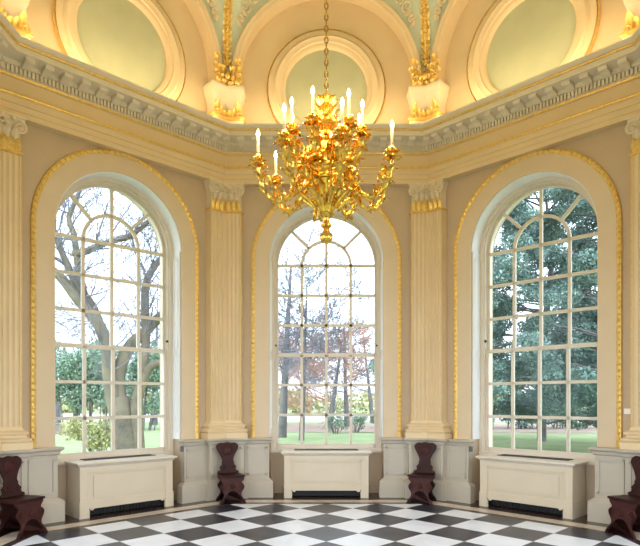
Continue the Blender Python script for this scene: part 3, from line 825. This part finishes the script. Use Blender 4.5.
for ang in (250, 305, 343, 25, 70, 115, 160, 205): place(upper, ang, 1)

MB.LS = 1.
# ------------------------------------------------------------------ small fittings
d = MB(); d.box(-.045, .045, -.03, 0, -.035, .035); d.box(-.03, .03, -.036, -.03, -.02, .02)
def on_wall(k, u, r, z): v = WK(k) @ Vector((u, r, z)); return v
o = d.build('wall_sensor', M['plastic'], None, 0, on_wall(1, 1.325, AW, 1.455), -PI/4); tag(o, 'small white plastic sensor box on the wall right of the right window', 'sensor')
for k, u, lab in ((7, .925, 'small dark sensor on the pedestal ledge right of the left window'), (1, -.925, 'small dark sensor on the pedestal ledge left of the right window')):
    sx = 1 if u > 0 else -1
    d = MB(); d.box(-.016, .016, -.03, .03, -.04, .04); d.box(*sorted((-sx*.016, -sx*.022)), -.02, .02, -.028, .028)
    tag(d.build('contact_sensor', M['sensor'], None, 0, on_wall(k, sx*(.945-.0165), 4.12, .835), -k*PI/4), lab, 'sensor')

# ------------------------------------------------------------------ outdoors
GZ = -.35
g = MB(); g.add([(-90, 4.6, GZ), (90, 4.6, GZ), (90, 120, GZ), (-90, 120, GZ), (-90, -60, GZ), (90, -60, GZ)], [(0, 1, 2, 3), (4, 5, 1, 0)])
tag(g.build('lawn', M['lawn'], None, 0), 'green lawn outside the windows', 'lawn', kind='structure')
g = MB(); g.add([(-8, 29, GZ+.02), (30, 27, GZ+.02), (34, 40, GZ+.02), (-8, 42, GZ+.02)], [(0, 1, 2, 3)])
tag(g.build('leaf_bed', M['litter'], None, 0), 'brown bed of fallen leaves beyond the lawn', 'leaf bed', kind='structure')
g = MB(); g.add([(-60, 45, GZ+.02), (60, 45, GZ+.02), (60, 75, GZ+.02), (-60, 75, GZ+.02)], [(0, 1, 2, 3)])
tag(g.build('path', M['pathm'], None, 0), 'pale gravel path far beyond the lawn', 'path', kind='structure')

def leafcloud(name, blobs, n, size, mat, parent, seed, flat=1.):
    r = np.random.default_rng(seed); B = np.array([b[:3] for b in blobs]); R = np.array([b[3:6] if len(b) > 4 else (b[3],)*3 for b in blobs])
    w = R.prod(1)**.66; idx = r.choice(len(blobs), n, p=w/w.sum())
    v = r.normal(size=(n, 3)); v /= np.linalg.norm(v, axis=1)[:, None]
    c = B[idx]+v*R[idx]*(r.random((n, 1))**.35)
    t = r.normal(size=(n, 3)); t /= np.linalg.norm(t, axis=1)[:, None]
    q = np.cross(t, r.normal(size=(n, 3))); q /= np.linalg.norm(q, axis=1)[:, None]
    s = size*(.6+.8*r.random((n, 1)))
    V = np.stack([c-t*s, c+q*s*.45, c+t*s, c-q*s*.45], 1).reshape(-1, 3)
    F = np.arange(4*n).reshape(n, 4)
    me = bpy.data.meshes.new(name); me.from_pydata(V.tolist(), [], F.tolist()); me.materials.append(mat); me.update()
    return link(name, me, parent)

def grow(mb, p, d, L, r, depth, rg, spread=.6, up=.15, kids=3, minr=.006, sides=5):
    pts = [p.copy()]; rr = [r]; n = 4; q = p.copy(); dd = d.normalized()
    for i in range(n):
        dd = (dd+Vector((rg.gauss(0, .16), rg.gauss(0, .16), rg.gauss(0, .14)+up*.25))).normalized()
        q = q+dd*L/n; pts.append(q.copy()); rr.append(max(minr, r*(1-.55*(i+1)/n)))
    mb.tube(pts, rr, sides if r > .03 else 3)
    if depth == 0: return
    for i in range(kids):
        t = rg.choice((1, 2, 3, 4, 4)); b = pts[t]
        nd = (dd+Vector((rg.gauss(0, spread), rg.gauss(0, spread), rg.gauss(0, spread*.7)+up))).normalized()
        grow(mb, b, nd, L*rg.uniform(.55, .85), rr[t]*rg.uniform(.5, .75), depth-1, rg, spread, up, kids, minr, sides)

# big pale tree outside the left window
rg = random.Random(11)
Y = 11.5
tr = thing('garden_tree', 'large pale-trunked bare tree outside the left window', 'tree', at(128, 500, Y).to_tuple()[:2]+(GZ,))
org = Vector(tr.location)
def limb(mb, pix, r0, r1, twigs=0, L=1.2, y=Y, dy=0.):
    P = []; n = len(pix)
    pp = smooth_pts([tuple(map(float, q)) for q in pix], 4); m = len(pp)
    for i, q in enumerate(pp): P.append(at(q[0], q[1], y+dy*i/m)-org)
    mb.tube(P, [r0+(r1-r0)*i/m for i in range(m)], 10)
    return P
tk = MB(); tw = MB()
b0 = at(128, 470, Y)
limb(tk, [(129, 478), (127, 452), (124, 430), (121, 412), (118, 398)], .36, .30)
limb(tk, [(139, 470), (138, 440), (136, 410), (139, 392), (143, 380), (150, 367), (160, 363), (172, 360)], .2, .09)
L1 = limb(tk, [(120, 425), (113, 400), (109, 372), (107, 347), (99, 325), (89, 312), (76, 297), (64, 281), (52, 270), (38, 262)], .22, .11, dy=-.6)
L2 = limb(tk, [(122, 430), (120, 402), (119, 372), (130, 346), (142, 335), (154, 323), (168, 310), (186, 300)], .22, .11, dy=.5)
L3 = limb(tk, [(100, 325), (92, 305), (76, 284), (66, 262), (57, 240), (50, 222), (40, 200)], .13, .06)
L4 = limb(tk, [(86, 300), (80, 280), (77, 258), (74, 235), (69, 218), (76, 200), (82, 185)], .12, .05)
L5 = limb(tk, [(74, 254), (84, 252), (96, 247), (112, 241), (128, 237), (141, 228), (152, 218), (165, 205)], .11, .05, dy=-.5)
L6 = limb(tk, [(141, 385), (144, 365), (146, 335), (145, 308), (146, 285), (152, 270), (162, 258), (175, 245)], .14, .09, dy=.8)
for P, dens in ((L1, 1), (L2, 1), (L3, 1), (L4, 1), (L5, 1), (L6, 1)):
    for i in range(5, len(P), 3):
        d = (P[i]-P[i-1]).normalized()
        for _ in range(2):
            nd = (d+Vector((rg.gauss(0, .8), rg.gauss(0, .5), rg.gauss(.3, .6)))).normalized()
            grow(tw, P[i], nd, rg.uniform(.9, 1.7), rg.uniform(.02, .035), 3, rg, .55, .1, 3, .006, 4)
tk.build('trunk', M['bark'], tr, 60); tag(tw.build('twigs', M['twig'], tr, 60), 'fine bare grey twigs')

# evergreens outside the right window: crowns of leaves on branching trunks
def evergreen(name, label, x, y, H, W, n, seed, mat, size, group=None, lo=1.15, cat='tree'):
    root = thing(name, label, cat, (x, y, GZ), 0, group)
    rg = random.Random(seed); tb = MB()
    tb.tube([(0, 0, 0), (rg.gauss(0, .1), 0, H*.3), (rg.gauss(0, .2), 0, H*.6), (0, 0, H*.92)], [W*.045, W*.037, W*.025, .02], 8)
    blobs = []
    for i in range(150):
        z = lo+(H-lo)*rg.random()**.9; t = (z-lo)/(H-lo); ww = W*(1-.65*t**2)*rg.uniform(.35, 1.); a = rg.uniform(0, 2*PI)
        c = (ww*math.cos(a), ww*math.sin(a), z); s = rg.uniform(.35, .75)*W*.32*(1-.4*t)
        blobs.append(c+(s, s, s*.7))
        if i % 2 == 0: tb.tube([(0, 0, max(.3, z-.5)), (c[0]*.5, c[1]*.5, z-.1), c], [.05, .035, .015], 5)
    tb.build('trunk', M['bark2'], root, 60)
    leafcloud('foliage', blobs, n, size, mat, root, seed)
    return root
evergreen('evergreen_tree', 'tall dark blue-green evergreen filling the left half of the right window', 5.2, 15.5, 13, 3.2, 80000, 3, M['ever'], .06, 'evergreens outside the right window')
evergreen('evergreen_tree', 'broad dark evergreen filling the right half of the right window', 10.3, 15.0, 13, 3.6, 90000, 5, M['ever'], .06, 'evergreens outside the right window')
evergreen('evergreen_tree', 'farther evergreen closing the gap between the two in the right window', 10.2, 21.5, 14.5, 5.0, 90000, 8, M['ever'], .085, 'evergreens outside the right window')
hd = thing('hedge', 'dark evergreen hedge low down behind the trees in the right window', 'hedge', (14.0, 33, GZ))
rg = random.Random(6); hb = MB(); bl = []
for i in range(50):
    bl.append((rg.uniform(-5, 6), rg.uniform(-.8, .8), rg.uniform(.6, 4.6), rg.uniform(.7, 1.2)))
    hb.tube([(bl[-1][0]*.95, 0, 0), bl[-1][:3]], [.05, .02], 5)
hb.build('stems', M['bark2'], hd, 60); leafcloud('foliage', bl, 36000, .10, M['ever'], hd, 17)
# left hedge, shrubs
hd = thing('hedge', 'dense green hedge on the lawn behind the pale tree', 'hedge', (-15.0, 31, GZ))
rg = random.Random(2); hb = MB()
bl = []
for i in range(60):
    bl.append((rg.uniform(-5, 4.5), rg.uniform(-.8, .8), rg.uniform(1.6, 5.0), rg.uniform(.6, 1.2), ))
    hb.tube([(bl[-1][0]*.9, 0, 0), bl[-1][:3]], [.05, .02], 5)
hb.build('stems', M['bark2'], hd, 60); leafcloud('foliage', bl, 36000, .10, M['hedge'], hd, 7)
hd = thing('shrub', 'yellow-green shrub at the foot of the pale tree trunk', 'shrub', (-8.0, 14.8, GZ))
bl = [(rg.uniform(-.9, .9), rg.uniform(-.4, .4), rg.uniform(.3, 1.0), rg.uniform(.25, .5)) for i in range(14)]
hb = MB()
for b in bl: hb.tube([(b[0]*.4, 0, 0), b[:3]], [.02, .01], 4)
hb.build('stems', M['bark2'], hd, 60); leafcloud('foliage', bl, 2600, .07, M['shrub'], hd, 9)
w = MB(); w.box(-3.2, 3.4, -.2, .2, 0, .55); w.box(-3.2, 3.4, -.24, .24, .55, .62)
tag(w.build('garden_wall', M['brick'], None, 0, (-15.5, 27, GZ), .1), 'low dark brick garden wall seen at the bottom of the left window', 'wall')

# bare trees and shrubs outside the central window
def bare_tree(label, x, y, H, r, seed, mat, twm, depth=5, kids=3, spread=.55, group='bare trees outside the central window', cat='tree', name='bare_tree', forks=5, clear=.3):
    root = thing(name, label, cat, (x, y, GZ), 0, group); rg = random.Random(seed)
    tk, tw = MB(), MB(); lean = rg.gauss(0, .05)
    P = [Vector((lean*H*t, rg.gauss(0, .1), H*.75*t)) for t in (0, .25, .5, .75, 1)]
    tk.tube(P, [r, r*.8, r*.6, r*.42, r*.2], 8)
    for i in range(forks*3):
        t = clear+(1-clear)*i/(forks*3); q = P[min(4, int(t*4))].lerp(P[min(4, int(t*4)+1)], t*4-int(t*4))
        a = rg.uniform(0, 2*PI); d = Vector((math.cos(a), math.sin(a), rg.uniform(.1, .9)))
        grow(tw, q, d, H*.22*(1.2-t*.6), r*.33*(1.15-t), depth-2, rg, spread, .08, kids, .012, 4)
    tk.build('trunk', mat, root, 60); tag(tw.build('twigs', twm, root, 60), 'fine bare twigs')
    return root
bare_tree('tall bare tree at the left side of the central window', -2.3, 24, 12, .24, 21, M['bark2'], M['twig'], 6, 3)
bare_tree('slender bare tree second from the left in the central window', -1.2, 22, 10, .14, 22, M['bark2'], M['twig'], 6, 3)
bare_tree('copper-twigged tree in the middle of the central window', .2, 33, 8.0, .22, 23, M['bark2'], M['redtwig'], 6, 4, .6)
bare_tree('leaning pale bare tree right of the middle in the central window', 1.5, 36, 9.5, .22, 24, M['bark2'], M['twig'], 5, 3)
bare_tree('thin distant bare tree at the right side of the central window', 3.9, 42, 10, .2, 25, M['bark2'], M['twig'], 5, 3)
bare_tree('distant copper tree at the left of the central window', -3.4, 40, 9, .25, 26, M['bark2'], M['redtwig'], 6, 4, .6)
bare_tree('distant bare tree seen behind the pale tree in the left window', -21, 39, 11, .3, 27, M['bark2'], M['twig'], 6, 3, group='bare trees outside the left window')
bare_tree('distant bare tree at the right side of the left window', -13.5, 39, 11, .3, 28, M['bark2'], M['twig'], 6, 3, group='bare trees outside the left window')
for x, y, s, lab in ((.55, 27.5, 1, 'low green shrub on the leaf bed in the middle of the central window'), (1.75, 28.5, 2, 'small green shrub on the leaf bed right of the middle'), (3.5, 34, 3, 'dark green bush at the right edge of the central window')):
    sh = thing('shrub', lab, 'shrub', (x, y, GZ)); rg = random.Random(s)
    bl = [(rg.uniform(-.5, .5), rg.uniform(-.3, .3), rg.uniform(.25, 1.1), rg.uniform(.15, .35)) for i in range(12)]
    hb = MB()
    for b in bl: hb.tube([(b[0]*.3, 0, 0), b[:3]], [.02, .01], 4)
    hb.build('stems', M['bark2'], sh, 60); leafcloud('foliage', bl, 700, .06, M['hedge'], sh, s)
hg = thing('hedge', 'far pale hedge line beyond the gravel path', 'hedge', (0, 78, GZ))
rg = random.Random(5); bl = [(rg.uniform(-60, 60), rg.uniform(-1, 1), rg.uniform(.5, 2.6), rg.uniform(1., 2.)) for i in range(160)]
leafcloud('foliage', bl, 16000, .4, M['shrub'], hg, 12)

# ------------------------------------------------------------------ light
W = bpy.data.worlds.new('sky'); S.world = W; W.use_nodes = True
N, L = W.node_tree.nodes, W.node_tree.links
bg = N['Background']; tc = N.new('ShaderNodeTexCoord'); sp = N.new('ShaderNodeSeparateXYZ')
L.new(tc.outputs['Generated'], sp.inputs[0])
# overcast sky, strength raised behind the viewer as added fill light indoors
mr = N.new('ShaderNodeMapRange'); mr.inputs['From Min'].default_value = .35; mr.inputs['From Max'].default_value = -.6
mr.inputs['To Min'].default_value = 0; mr.inputs['To Max'].default_value = 1; mr.interpolation_type = 'SMOOTHSTEP'
L.new(sp.outputs['Y'], mr.inputs['Value'])
st = N.new('ShaderNodeMapRange'); st.inputs['To Min'].default_value = 3.8; st.inputs['To Max'].default_value = 8.
L.new(mr.outputs[0], st.inputs['Value']); L.new(st.outputs[0], bg.inputs['Strength'])
cr = N.new('ShaderNodeValToRGB'); cr.color_ramp.elements[0].color = (.80, .89, 1, 1); cr.color_ramp.elements[1].color = (.60, .76, 1, 1)
cr.color_ramp.elements[0].position = .25; cr.color_ramp.elements[1].position = .9
L.new(sp.outputs['Z'], cr.inputs['Fac']); L.new(cr.outputs['Color'], bg.inputs['Color'])

def lamp(name, kind, loc, energy, col, **kw):
    d = bpy.data.lights.new(name, kind); d.energy = energy; d.color = col
    for a, v in kw.items(): setattr(d, a, v)
    o = bpy.data.objects.new(name, d); COL.objects.link(o); o.location = loc; return o
for p in lamp_pts: lamp('candle_light', 'POINT', p, 10, (1, .75, .43), shadow_soft_size=.05)
for k in range(8):                              # concealed strip lights lying on the cornice
    o = lamp('cove_light', 'AREA', WK(k) @ Vector((0, 3.74, 6.0)), 29, (1, .76, .44), shape='RECTANGLE', size=2.7, size_y=.06)
    o.rotation_euler = (PI-.05, 0, -k*PI/4)
for k in (7, 0, 6, 1):
    b = (k+.5)*PI/4

# ------------------------------------------------------------------ camera
cd = bpy.data.cameras.new('camera'); cam = bpy.data.objects.new('camera', cd); COL.objects.link(cam)
cd.sensor_width = 36; cd.lens = FPX/640*36; cd.shift_x = -(PPX-320)/640; cd.shift_y = (HORY-273)/640
cd.clip_start = .05; cd.clip_end = 400
cam.location = (0, CAM_Y, EYE); cam.rotation_euler = (PI/2, 0, 0)
S.camera = cam
vs_ = S.view_settings; vs_.view_transform = 'Standard'; vs_.look = 'None'; vs_.gamma = 1; vs_.use_curve_mapping = False; vs_.exposure = -.25
